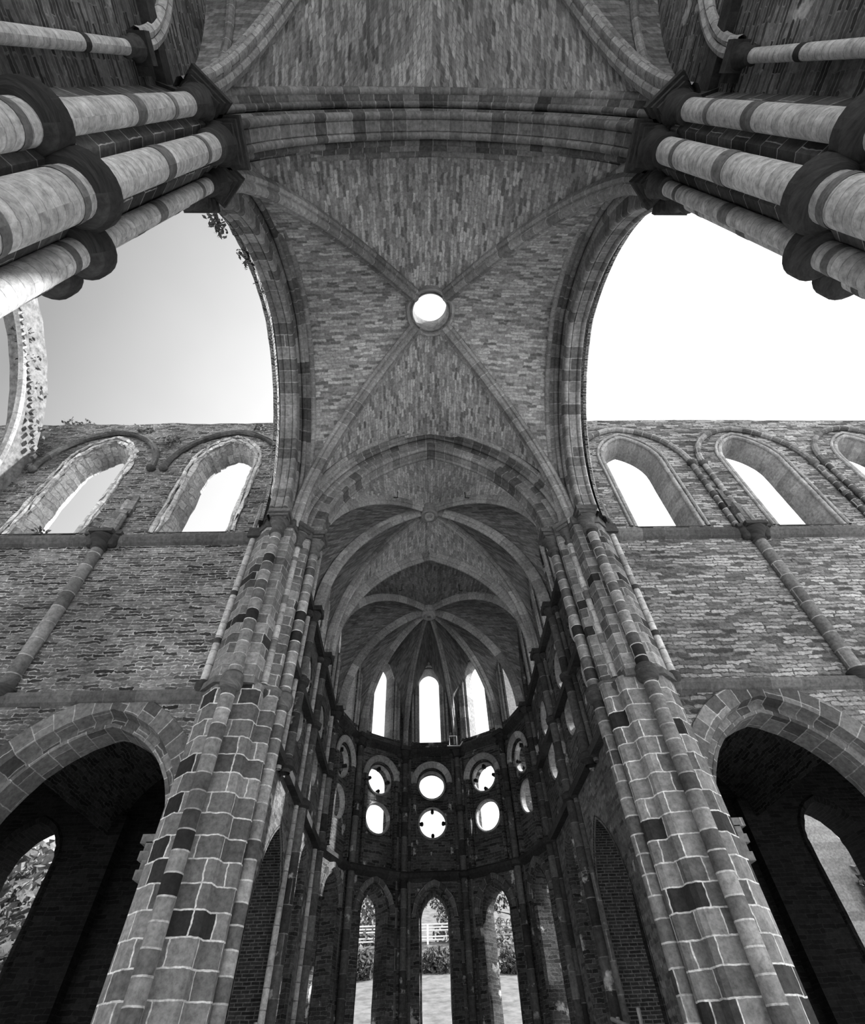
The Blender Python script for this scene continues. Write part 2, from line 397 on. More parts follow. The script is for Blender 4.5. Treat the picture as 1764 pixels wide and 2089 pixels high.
# ------------------------------------------------------------------ transept walls (the east walls of both arms)
WIN = (.4205, .677, .9335); ARC = (.409, .70, .98)
YT = .600
for sx in (-1, 1):
    F = frame((0, YT), (1, 0), (0, -1))
    holes = []
    for i, c in enumerate(WIN): holes.append(arch_hole(sx * c, .060, .86, .092, .655, rough=.004 if sx < 0 else 0, seed=i))
    for c in ARC: holes.append(arch_hole(sx * c, .120, .185, .145, G0 - .01))
    top = [(sx * .262, 1.02)]
    rr = random.Random(3 + sx)
    k = 44
    for i in range(1, k): top.append((sx * (.262 + (1.12 - .262) * i / k), 1.02 + (rr.uniform(-.004, .004) if sx < 0 else rr.uniform(-.001, .001) + .004 * math.sin(i * .12))))
    top.append((sx * 1.12, 1.02))
    outline = [(sx * .262, G0 - .01)] + top + [(sx * 1.12, G0 - .01)]
    mb = MB(); panel(mb, F, outline, holes, .05)
    tag(mb.build('wall_north_transept' if sx < 0 else 'wall_south_transept', 'rubble' if sx < 0 else 'rubble_pale', smooth=False), kind='structure')
    # string courses
    for z, hh, dd in ((ZC + .004, .012, .011), (ZR - .004, .010, .009)):
        mb = MB()
        a, b = sorted((sx * .262, sx * 1.12))
        nseg = 24
        pr = [(0, z - hh), (dd * .5, z - hh * .7), (dd, z), (dd, z + hh * .5), (0, z + hh)]
        R = [[F(a + (b - a) * i / nseg, d, zz) for d, zz in pr] for i in range(nseg + 1)]
        pu = cumul(pr); mb.grid(R, [pu] * (nseg + 1), [[(b - a) * U * i / nseg] * len(pr) for i in range(nseg + 1)])
        tag(mb.build('trim_1' if sx < 0 else 'trim_2', 'blue_mid', smooth=False), kind='structure')
ORD = {0: 'beside the crossing pier', 1: 'second from the crossing pier', 2: 'third from the crossing pier'}
for sx in (-1, 1):
    for i, c in enumerate(WIN):
        if sx < 0 and i == 2: continue
        state = 'ragged broken lancet window opening' if sx < 0 else 'pale dressed lancet window opening'
        th = thing('lancet_window', f'{state} under the {SIDE[sx]} opening, {ORD[i]}', 'window', (sx * c, YT, .655), 'upper transept lancets')
        F = frame((sx * c, YT), (1, 0), (0, -1))
        mb = MB()
        pr = [(-.052, -.004), (-.030, -.004), (-.012, .001), (-.008, .003)] + roll(-.002, .007, .0042, 8, -.75 * pi, .75 * pi) + [(-.002, .012)] + roll(.001, .0155, .003, 6, -.75 * pi, .6 * pi) + [(-.002, .0175)]
        arch_sweep(mb, F, .054, .084, .86, pr, 14, .655, jit=.003 if sx < 0 else .0003)
        mb.build('window_surround', 'surround_lit' if sx < 0 else 'surround', th)
        mb = MB()
        pr = [(-.056, -.062), (-.005, -.060), (.003, -.068)]
        R = [[F(x, d, .655 + (r + .062) * .3 + (.006 if d < -.05 else 0)) for d, r in pr] for x in (-.06, -.02, .02, .06)]
        mb.grid(R, [cumul(pr)] * 4, [[k] * 3 for k in (0, .8, 1.6, 2.4)])
        mb.build('window_sill', 'surround', th)
        # hood mould with end stops
        if sx < 0 or i < 3:
            mb = MB()
            arch_sweep(mb, F, .116, .134, .842, roll(.004, 0, .0062, 8) , 16, None, jit=.0012 if sx < 0 else 0, only=(0, .86) if (i == 0 and sx < 0) else ((.12, 1) if i == 0 else None))
            hd = mb.build('hood_mould', 'blue_mid' if sx < 0 else 'arch', th)
            for e in (-1, 1):
                if (e * sx < 0 and i == 0): continue
                mb = MB(); p = F(e * .116, .004, 0)
                lathe(mb, p[0], p[1], [(0, .834), (.006, .836), (.009, .840), (.009, .844), (.006, .847), (0, .848)], 10); mb.build('end_stop', 'blue_mid', hd)
                if sx > 0 or (e > 0 and i == 1):
                    mb = MB(); zb = .645 if sx > 0 else .648; zt = .835 if sx > 0 else .755
                    cyl(mb, p[0], p[1] , .0052, zb, zt, 10, caps=True); s_ = mb.build('nook_shaft', 'shaft_mix' if sx > 0 else 'rib', th)
                    mb = MB(); cyl(mb, p[0], p[1], .0066, zb + .09, zb + .097, 10, caps=True); mb.build('shaft_band', 'blue_mid', s_)
    # tall wall shaft with capital and broken vault springer
    x = sx * .557
    th = thing('wall_shaft', f'round wall shaft with capital on the bare transept wall under the {SIDE[sx]} opening', 'shaft', (x, YT, .36), 'transept wall shafts')
    mb = MB(); cyl(mb, x, YT - .004, .0096, .358, .612, 18, rows=12); mb.build('shaft', 'shaft_wall', th)
    mb = MB(); lathe(mb, x, YT - .004, [(.0096, .608), (.0125, .611), (.0105, .614), (.014, .622), (.021, .630), (.022, .633), (.017, .635)], 14)
    cp = mb.build('capital', 'blue', th)
    for e in (-1, 1):
        mb = MB(); lathe(mb, x + e * .017, YT - .004, [(0, .616), (.006, .618), (.010, .628), (.013, .634), (.012, .640), (0, .640)], 10); mb.build('leaf_crocket', 'blue', cp)
    mb = MB(); obox(mb, x, YT - .006, 0, .019, .019, .635, .642); obox(mb, x, YT - .004, 0, .030, .012, .637, .644); mb.build('abacus', 'blue', th)
    mb = MB(); lathe(mb, x, YT - .004, [(0, .345), (.010, .347), (.013, .352), (.016, .356), (.0145, .360), (.0096, .362)], 14); mb.build('corbel', 'blue', th)
    mb = MB()
    obox(mb, x, YT - .004, .3, .0105, .010, .642, .705, top=.85); obox(mb, x - sx * .004, YT, .1, .010, .008, .700, .752, top=.7)
    cyl(mb, x + .009, YT - .010, .006, .642, .69, 8, caps=True); cyl(mb, x - .009, YT - .010, .006, .642, .672, 8, caps=True)
    mb.build('broken_springer', 'arch', th, smooth=False)
    # chapel arch in the lower wall
    for i, c in enumerate(ARC[:2]):
        th = thing('chapel_arch', f'low pointed archway to a black chapel under the {SIDE[sx]} opening, ' + ('next to the crossing pier' if i == 0 else 'farther from the crossing pier'), 'archway', (sx * c, YT, G0), 'transept chapel arches')
        F = frame((sx * c, YT), (1, 0), (0, -1))
        mb = MB(); arch_sweep(mb, F, .104, .130, .185, [(-.052, 0), (-.014, 0), (-.013, .004)], 16, G0 - .01, jit=.0006); mb.build('inner_order', 'archivolt', th)
        mb = MB(); arch_sweep(mb, F, .104, .130, .185, [(-.014, .0), (-.014, .012), (.002, .014), (.003, .037), (-.002, .039)], 16, .185, jit=.0006); mb.build('archivolt', 'archivolt', th)
        mb = MB()
        for e in (-1, 1):
            px, py, _ = F(e * .118, -.014, 0)
            obox(mb, px, py, 0, .0135, .012, G0 - .01, .165)
        mb.build('jamb', 'ashlar', th, smooth=False)
        for e in (-1, 1):
            mb = MB(); px, py, _ = F(e * .122, -.012, 0)
            for q, (zz, w) in enumerate(((.150, .022), (.158, .019), (.166, .024), (.174, .021), (.181, .027))): obox(mb, px, py, 0, w, .018, zz, zz + .008)
            mb.build('impost', 'archivolt', th, smooth=False)

# ------------------------------------------------------------------ chapels behind the transept walls
for sx in (-1, 1):
    nm = 'north' if sx < 0 else 'south'
    mb = MB()
    F = frame((0, 1.0), (1, 0), (0, -1))
    a, b = sorted((sx * .31, sx * 1.12))
    wh = arch_hole(sx * .695, .050, .275, .068, .03)
    panel(mb, F, [(a, G0 - .01), (a, .46), (b, .46), (b, G0 - .01)], [wh], .05)
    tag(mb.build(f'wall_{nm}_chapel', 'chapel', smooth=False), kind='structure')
    mb = MB()
    for c in (.43, .69, .95):
        pts = arch_off(.13, .131, 0, 10); L = cumul(pts)
        R = [[(sx * c + x, y, .31 + z) for y in (.648, .75, .85, .95, 1.002)] for x, z in pts]
        mb.grid(R, [[(y - .65) * U for y in (.648, .75, .85, .95, 1.002)]] * len(R), [[l] * 5 for l in L])
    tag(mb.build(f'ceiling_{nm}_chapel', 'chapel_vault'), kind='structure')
    mb = MB()
    for yy in (.80,): obox(mb, sx * .56, .99, 0, .022, .014, G0, .34)
    prism(mb, [(sx * 1.10, .65), (sx * 1.12, .65), (sx * 1.12, 1.0), (sx * 1.10, 1.0)], G0, .42)
    # responds carrying the chapel vault
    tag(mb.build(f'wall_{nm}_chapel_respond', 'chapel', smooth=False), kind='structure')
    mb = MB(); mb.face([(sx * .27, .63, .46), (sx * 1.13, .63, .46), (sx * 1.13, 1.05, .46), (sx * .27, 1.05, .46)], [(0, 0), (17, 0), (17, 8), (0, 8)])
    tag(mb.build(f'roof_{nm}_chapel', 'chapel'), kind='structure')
    th = thing('lancet_window', f'lancet at the back of the dark chapel on the {SIDE[sx]} side, showing ' + ('sunlit leaves' if sx < 0 else 'a pale wall'), 'window', (sx * .69, 1.0, .03), 'chapel lancets')
    F = frame((sx * .695, 1.0), (1, 0), (0, -1))
    mb = MB(); arch_sweep(mb, F, .047, .064, .275, [(-.052, -.001), (.0, .002), (.004, .010), (0, .013)], 12, .03, jit=.001); mb.build('window_surround', 'chapel', th)

# ------------------------------------------------------------------ crossing piers
def octo(cx, cy, r, n=8): return [(cx + r * math.cos(2 * pi * i / n + pi / n), cy + r * math.sin(2 * pi * i / n + pi / n)) for i in range(n)]
SHW = dict(A=(.2385, .0195, .0094, 'diagonal'), B=(.2265, .052, .0118, 'square'), C=(.238, .084, .0074, 'diagonal'), D=(.265, .0965, .0074, 'square'))
SHE = dict(A=(.2385, .0195, .0090, 'diagonal'), B=(.208, .054, .0082, 'square'), C=(.231, .075, .0052, 'diagonal'), D=(.2605, .106, .0084, 'square'))
CORW = [(.33, .006), (.273, .006), (.250, .0135), (.2475, .0185), (.2335, .0355), (.2385, .052), (.2335, .068), (.2465, .083), (.2475, .0925), (.266, .092), (.286, .092), (.302, .085), (.33, .085)]
CORX = [(.33, -.014), (.25, -.014), (.235, .020), (.217, .036), (.216, .054), (.2135, .0665), (.2145, .071), (.234, .0785), (.2385, .0985), (.251, .1005), (.2605, .1015), (.281, .1015), (.301, .083), (.301, .05), (.33, -.01)]
LOWX = [(.33, -.014), (.25, -.014), (.235, .020), (.217, .036), (.215, .054), (.2115, .0655), (.2085, .070), (.2085, .076), (.2125, .0805), (.2245, .0825), (.2265, .0945), (.231, .099), (.253, .0995), (.2605, .1015), (.281, .1015), (.301, .083), (.301, .05), (.33, -.01)]
def grow(poly, k):
    out = []
    n = len(poly)
    for i in range(n):
        a, b, c = Vector(poly[i - 1]), Vector(poly[i]), Vector(poly[(i + 1) % n])
        d1 = (b - a).normalized(); d2 = (c - b).normalized()
        nn = (Vector((d1.y, -d1.x)) + Vector((d2.y, -d2.x)))
        if nn.length > 1e-6: nn.normalize()
        out.append(tuple(b + nn * k))
    return out
for east in (0, 1):
    for sx in (-1, 1):
        T = lambda p: (sx * p[0], mir(p[1], east))
        SH, CORE, LOWC, ZR = (SHE, CORX, LOWX, .350) if east else (SHW, CORW, CORW, .362)
        place = ('overhead pier of thick pale banded shafts' if not east else 'ashlar pier of pale-jointed blocks at the choir entrance') + f' beside the {SIDE[sx]} opening'
        th = thing('crossing_pier', place, 'pier', (sx * .27, mir(.05, east), G0), 'crossing piers')
        stone = 'ashlar' if east else 'dark_ashlar'
        mb = MB(); prism(mb, [T(p) for p in CORE], ZR, ZS + .01, cap=True); mb.build('core', 'ashlar_high' if east else stone, th, smooth=False)
        mb = MB(); prism(mb, [T(p) for p in (LOWC if east else CORE)], G0 - .005, ZR, cap=True); mb.build('lower_core', stone, th, smooth=False)
        # ring moulding at mid height: a lobed slab round every shaft
        lobes = MB()
        gro = 1
        ctr = Vector((.30, .04))
        area = sum(a[0] * b[1] - b[0] * a[1] for a, b in zip(CORE, CORE[1:] + CORE[:1]))
        gp = grow(CORE, .006 if area > 0 else -.006)
        prism(lobes, [T(p) for p in gp], ZR - (.003 if east else .010), ZR + .006)
        for k, (x, y, r, _) in SH.items():
            q = .0105 if not east else .0055
            if east and k in 'CA': q = .002
            px, py = T((x, y))
            lathe(lobes, px, py, [(r, ZR - .014), (r + q * .6, ZR - .012), (r + q, ZR - .006), (r + q, ZR + .003), (r + q * .5, ZR + .008), (r, ZR + .010)], 24)
        lobes.build('ring_moulding', 'blue' if not east else 'blue_mid', th, smooth=False)
        for k, (x, y, r, ori) in SH.items():
            px, py = T((x, y))
            sm = 'shaft_pale' if not east else ('rib_pale' if k in 'CA' else 'shaft_mix')
            r_ = r
            mb = MB(); cyl(mb, px, py, r_, ZR, ZC, 24, rows=14); s_ = mb.build('shaft', sm, th)
            if not (east and k in 'CA'):
                mb = MB(); cyl(mb, px, py, r_ * (1.22 if not east else 1.04), G0 - .005, ZR, 24, rows=14); s2 = mb.build('lower_shaft', sm, th)
            if not east or k == 'C':
                zz = {'A': (.488, .560), 'B': (.480, .575), 'C': (.478, .582), 'D': (.49, .58)}[k] if not east else (.42, .50, .585)
                for z in zz:
                    hgt = .016 if z < .52 else .008
                    mb = MB(); cyl(mb, px, py, r_ * 1.035, z - hgt / 2, z + hgt / 2, 24); mb.build('shaft_band', 'band', s_)
                if not east:
                    for z in ((.338, .262) if k == 'B' else (.335,)):
                        mb = MB(); cyl(mb, px, py, r_ * 1.22 * 1.03, z - .0035, z + .0035, 24); mb.build('shaft_band', 'band', s2)
            # capital: bell and abacus
            mb = MB()
            lathe(mb, px, py, [(r_, ZC - .018), (r_ + .0035, ZC - .016), (r_ + .0035, ZC - .012), (r_ + .001, ZC - .010), (r_ + .002, ZC), (r_ + .006, ZC + .010), (r_ + .008, ZC + .013)], 20)
            cp = mb.build('capital', 'blue' if not east else 'blue_mid', th)
            ang = pi / 4 if ori == 'diagonal' else 0
            w = r_ + (.0085 if not east else .0065)
            mb = MB()
            for w_, z0, z1 in ((w - .003, ZC + .011, ZC + .016), (w, ZC + .016, ZC + .022), (w + .003, ZC + .022, ZC + .031)): obox(mb, px, py, ang, w_, w_, z0, z1)
            mb.build('abacus', 'blue' if not east else 'blue_mid', cp, smooth=False)
        # impost band tying the capitals together
        mb = MB(); gp = grow(CORE, .003 if area > 0 else -.003); prism(mb, [T(p) for p in gp], ZC + .008, ZC + .026); mb.build('impost_band', 'blue' if not east else 'blue_mid', th, smooth=False)
        if east:
            px, py = T((.307, .092))
            mb = MB(); cyl(mb, px, YT - .005, .0052, .362, .628, 12, rows=8); s_ = mb.build('corner_shaft', 'rib_pale', th)
            for z in (.42, .505):
                mb = MB(); cyl(mb, px, YT - .005, .006, z, z + .008, 12); mb.build('shaft_band', 'blue', s_)
            mb = MB(); lathe(mb, px, YT - .005, [(0, .345), (.006, .348), (.009, .354), (.009, .360), (.0052, .364)], 10); mb.build('corbel', 'blue', th)
            mb = MB(); obox(mb, px - sx * .003, YT - .004, 0, .012, .010, ZC, ZC + .02); mb.build('corner_capital', 'blue', th, smooth=False)
            mb = MB()
            for q, hh in ((0, .75), (.008, .72), (-.008, .70)): cyl(mb, px - sx * .004 + q * sx, YT - .006, .0042, ZC + .02, hh, 8, caps=True)
            mb.build('broken_springer', 'arch', th)
            mb = MB(); px, py = T((.231, .076)); lathe(mb, px, py, [(0, .325), (.006, .330), (.012, .342), (.012, .348), (.008, .352)], 12); mb.build('corbel', 'blue', th)

# ------------------------------------------------------------------ crossing arches
HA = [(-.034, .066), (-.034, .040), (-.0265, .038)] + roll(-.0225, .034, .0042, 7, 1.0 * pi, 2.0 * pi) + [(-.0180, .034), (-.0180, .024), (-.0155, .021)]
OUT = HA + [(-d, r) for d, r in HA[::-1]]
HI = [(-.0155, .024), (-.0155, .009)] + roll(-.0115, .0045, .0045, 7, pi, 1.75 * pi) + [(-.007, .004), (-.006, .0025)]
INN = HI + [(-d, r) for d, r in HI[::-1]]
SPAN, RISE = .2145, .266
ARCHES = [('west', frame((0, .050), (1, 0), (0, 1)), 'broad moulded arch stretched across the top, almost overhead', .0),
          ('east', frame((0, 2 * YC - .052), (1, 0), (0, -1)), 'pointed moulded arch framing the dark choir and apse', .0),
          ('north', frame((-.2665, .334), (0, 1), (1, 0)), 'tall moulded arch edging the cloudy grey-sky opening', .0),
          ('south', frame((.2665, .334), (0, -1), (-1, 0)), 'tall moulded arch edging the blank white-sky opening', .0)]
for nm, F, lab, _ in ARCHES:
    SPAN, RISE = {'east': (.199, .276), 'west': (.2145, .266)}.get(nm, (.2225, .262))
    O = F(0, 0, ZS)
    th = thing('crossing_arch', lab, 'arch', O, 'crossing arches')
    mb = MB(); arch_sweep(mb, F, SPAN, RISE, ZS, OUT if nm in ('west', 'east') else [((d if d > -.026 else -.024), r if d > -.02 else min(r, .05)) for d, r in OUT], 26); mb.build('outer_order', 'arch', th)
    mb = MB(); arch_sweep(mb, F, SPAN, RISE, ZS, INN, 26); mb.build('inner_order', 'arch', th)
    for e in ((-1, 1) if nm in ('west', 'east') else (1,)):
        mb = MB(); arch_sweep(mb, F, SPAN, RISE, ZS, roll(e * .0365, .0445, .0056, 10), 26); mb.build('wall_rib', 'rib', th)
    if nm in ('north', 'south'):      # rough backing masonry of the fallen vault outside the arch
        mb = MB(); rr = random.Random(5)
        arch_sweep(mb, F, SPAN, RISE, ZS, [(-.024, .012), (-.030, .014), (-.034, .022), (-.036, .10), (-.020, .11)], 26, jit=.0018 if nm == 'north' else .0004); mb.build('backing', 'rubble', th, smooth=False)

# ------------------------------------------------------------------ crossing vault with open oculus
AX, AY = .250, .2585
def prof(q):
    s, h = 1.0, 1.0
    hh = .963 - ZS; a = .250; Rr = (a * a + hh * hh) / (2 * a); x = abs(q) * a
    return ZS + math.sqrt(max(0, Rr * Rr - (x - (a - Rr)) ** 2))
th = thing('crossing_vault', 'four-part brick vault with a round open eye at its crown', 'vault', (0, YC, ZV))
mb = MB()
for k in range(4):
    ns, ntt = 22, 32
    R, us, vs = [], [], []
    for i in range(ns + 1):
        s = i / ns; row, ur, vr = [], [], []
        for j in range(ntt + 1):
            tt = -1 + 2 * j / ntt
            ex, ey = ((tt, -1), (1, tt), (-tt, 1), (-1, -tt))[k]
            an = math.atan2(ey, ex); c = (.0365 * math.cos(an) / AX, .0365 * math.sin(an) / AY)
            qx, qy = c[0] + (ex - c[0]) * s, c[1] + (ey - c[1]) * s
            z = max(prof(qx), prof(qy)) + .032 * (1 - max(abs(qx), abs(qy)))
            row.append((AX * qx, YC + AY * qy, z))
            ax = (AY * qy if k in (0, 2) else AX * qx) * U; ac = (qx if k in (0, 2) else qy)
            ur.append(ax); vr.append(math.asin(max(-1, min(1, ac * .86))) * 6.6)
        R.append(row); us.append(ur); vs.append(vr)
    mb.grid(R, us, vs)
mb.build('vault_web', 'vault', th)
for ex, ey in ((-1, -1), (1, -1), (1, 1), (-1, 1)):
    pts = []
    for i in range(27):
        q = 1 - i / 26 * (1 - .115)
        pts.append((AX * q * ex * .985, YC + AY * q * ey * .985, prof(q) + .032 * (1 - q)))
    mb = MB(); rib_sweep(mb, pts, .0125, .0165); mb.build('rib', 'rib', th)
mb = MB()
zo = prof(0) + .029
lathe(mb, 0, YC, [(.0325, zo + .035), (.0325, zo - .004), (.0335, zo - .008), (.0355, zo - .009), (.0365, zo - .005), (.0385, zo - .005), (.0395, zo - .012), (.0415, zo - .015), (.0445, zo - .015), (.0465, zo - .011), (.0475, zo - .004), (.0490, zo - .002), (.0500, zo + .006)], 48)
mb.build('oculus_ring', 'surround', th)

# ------------------------------------------------------------------ nave bay overhead (behind the near arch)
YN0, YN1 = .012, -.60
th = thing('nave_vault', 'brick vault above the near arch with two pale diagonal ribs', 'vault', (0, -.22, ZV))
foot = {(sx, k): (sx * .250, (YN0, YN1)[k], ZS) for sx in (-1, 1) for k in (0, 1)}
K = (0, (YN0 + YN1) / 2, .99)
n_ = 18
ribs = {k: half_arch(p, K, n_) for k, p in foot.items()}
wa = lambda a, b, z, n=n_: (lambda h1, h2: h1 + h2[-2::-1])(half_arch(a, ((a[0] + b[0]) / 2, (a[1] + b[1]) / 2, z), n), half_arch(b, ((a[0] + b[0]) / 2, (a[1] + b[1]) / 2, z), n))
mb = MB()
cell(mb, ribs[(-1, 0)], ribs[(1, 0)], wa((-.257, YN0, ZS), (.257, YN0, ZS), .963))
cell(mb, ribs[(-1, 1)], ribs[(1, 1)], wa(foot[(-1, 1)], foot[(1, 1)], .985))
mb.build('vault_web', 'vault', th)
mb = MB()
for sx in (-1, 1): cell(mb, ribs[(sx, 0)], ribs[(sx, 1)], wa((sx * .275, YN0, ZS), (sx * .275, YN1, ZS), .96))
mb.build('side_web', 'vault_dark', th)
for sx in (-1, 1):
    w_ = wa((sx * .243, YN0, ZS), (sx * .243, YN1, ZS), .965, 20)
    mb = MB(); tube(mb, w_, .0052, 8); mb.build('wall_rib', 'rib', th)
for k, r_ in ribs.items():
    mb = MB(); rib_sweep(mb, r_, .0115, .0175); mb.build('rib', 'rib_pale', th)
for sx in (-1, 1):
    nm = 'north' if sx < 0 else 'south'
    F = frame((sx * .272, 0), (0, 1), (-sx, 0))
    mb = MB(); panel(mb, F, [(YN1 - .02, G0), (YN1 - .02, 1.0), (.02, 1.0), (.02, G0)], [arch_hole(-.24, .10, .10, .12, G0 + .001)], .05)
    tag(mb.build(f'wall_{nm}_nave', 'nave', smooth=False), kind='structure')
    for z, z1, dd in ((.356, .371, .012), (ZC + .012, ZC + .030, .010)):
        mb = MB(); prism(mb, [(sx * .273, -.48), (sx * (.273 - dd), -.48), (sx * (.273 - dd), .01), (sx * .273, .01)], z, z1)
        tag(mb.build('trim_3' if sx < 0 else 'trim_4', 'blue', smooth=False), kind='structure')
    th = thing('wall_shaft', f'slim pale shaft with dark capital on the streaked nave wall above the {SIDE[sx]} side', 'shaft', (sx * .27, -.019, ZR), 'nave wall shafts')
    px, py = sx * .268, -.0185
    mb = MB(); cyl(mb, px, py, .0054, ZR, .585, 16, rows=8); s_ = mb.build('shaft', 'shaft_pale', th)
    for z in (.505,):
        mb = MB(); cyl(mb, px, py, .0057, z, z + .008, 16); mb.build('shaft_band', 'blue', s_)
    mb = MB(); lathe(mb, px, py, [(.0054, .582), (.0075, .584), (.006, .588), (.0085, .600), (.0105, .604)], 14); cp = mb.build('capital', 'blue', th)
    mb = MB(); obox(mb, px, py, 0, .0115, .0115, .603, .614); mb.build('abacus', 'blue', cp, smooth=False)
    for q in (0, .008):
        mb = MB(); F2 = frame((sx * .268, -.019 - .12), (0, 1), (-sx, 0))
        arch_sweep(mb, F2, .119 - q, .15 - q, .608, roll(.002, 0, .0050, 8), 14, jit=.0004); mb.build('wall_arch', 'rib_pale', th)
    mb = MB(); prism(mb, [(sx * .273, -.016), (sx * .262, -.016), (sx * .262, .0), (sx * .273, .0)], .604, .616); mb.build('impost', 'blue', th, smooth=False)

# ------------------------------------------------------------------ choir and apse shell
XW = .247
YB = (.660, .812, .972, 1.205)               # bay lines
RA = .240; YA = 1.205
AV = [(RA * math.cos(math.radians(a)), YA + RA * math.sin(math.radians(a))) for a in (0, 36, 72, 108, 144, 180)]
CZL, CZS, CZH = .668, .868, .040           # upper lancets
RND = (.555, .464)
for sx in (-1, 1):
    nm = 'north' if sx < 0 else 'south'
    F = frame((sx * XW, 0), (0, 1), (-sx, 0))
    holes = []
    mids = [(a + b) / 2 for a, b in zip(YB, YB[1:])]
    for i, c in enumerate(mids):
        holes.append(arch_hole(c, .036, CZS, CZH, CZL))
        holes.append(arch_hole(c, .0385, RND[0], .0385, .424))
    holes.append(arch_hole(.885, .085, .150, .135, G0 + .002))
    holes.append(arch_hole(mids[2], .034, .27, .05, .08))
    low, high = [h for h in holes if max(p[1] for p in h) < .345], [h for h in holes if max(p[1] for p in h) > .345]
    mb = MB(); panel(mb, F, [(.64, G0), (.64, ZR), (1.21, ZR), (1.21, G0)], low, .04)
    tag(mb.build(f'wall_{nm}_choir_lower', 'rubble_choir', smooth=False), kind='structure')
    mb = MB(); panel(mb, F, [(.64, ZR), (.64, .99), (1.21, .99), (1.21, ZR)], high, .04)
    for c in mids:
        panel(mb, lambda lx, d, lz: F(lx, d - .006, lz), arch_hole(c, .0386, RND[0], .0386, .4239), [circ_hole(c, z, .0345) for z in RND], .009)
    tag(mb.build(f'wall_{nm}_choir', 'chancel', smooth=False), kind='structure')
    # brick lined archway into the side chapel
    th = thing('side_archway', f'narrow dark archway with brick reveal in the choir wall, {SIDE[sx]} side', 'archway', (sx * XW, .885, G0), 'choir side archways')
    F2 = frame((sx * XW, .885), (0, 1), (-sx, 0))
    mb = MB(); arch_sweep(mb, F2, .082, .132, .150, [(-.052, .002), (-.002, .002), (.001, .008)], 12, G0); mb.build('reveal', 'brick', th)
    for i, c in enumerate(mids):
        BAY = ('nearest the crossing', 'in the middle bay', 'nearest the apse')[i]
        F3 = frame((sx * XW, c), (0, 1), (-sx, 0))
        th = thing('lancet_window', f'choir wall upper lancet {BAY}, {SIDE[sx]} side', 'window', (sx * XW, c, CZL), 'choir lancets')
        mb = MB(); arch_sweep(mb, F3, .033, .037, CZS, [(-.042, -.001), (-.004, -.001), (-.002, .004)] + roll(.002, .009, .0035, 7, -.75 * pi, .75 * pi) + [(0, .014)] + roll(.003, .018, .003, 6, -.75 * pi, .75 * pi), 12, CZL); mb.build('window_surround', 'rib_dark', th)
        for z in RND:
            th = thing('round_window', f'{"upper" if z > .5 else "lower"} round window of the pair in the choir wall, {BAY}, {SIDE[sx]} side', 'window', (sx * XW, c, z), 'choir round windows')
            mb = MB()
            pr = [(-.016, -.0005), (-.005, -.0005), (-.003, .003), (-.005, .005), (-.006, .006)]
            nn = 32; pu = cumul(pr)
            mb.grid([[F3(( .034 + r) * math.cos(2 * pi * i2 / nn), d, z + (.034 + r) * math.sin(2 * pi * i2 / nn)) for d, r in pr] for i2 in range(nn + 1)], [pu] * (nn + 1), [[.034 * U * 2 * pi * i2 / nn] * len(pr) for i2 in range(nn + 1)])
            mb.build('window_surround', 'rib_dark', th)
    th = thing('lancet_window', f'low lancet in the choir wall beside the apse, {SIDE[sx]} side', 'window', (sx * XW, mids[2], .08), 'low choir lancets')
    F3 = frame((sx * XW, mids[2]), (0, 1), (-sx, 0))
    mb = MB(); arch_sweep(mb, F3, .031, .045, .27, [(-.042, 0), (-.002, 0), (.003, .006), (0, .012)], 12, .08); mb.build('window_surround', 'chancel', th)

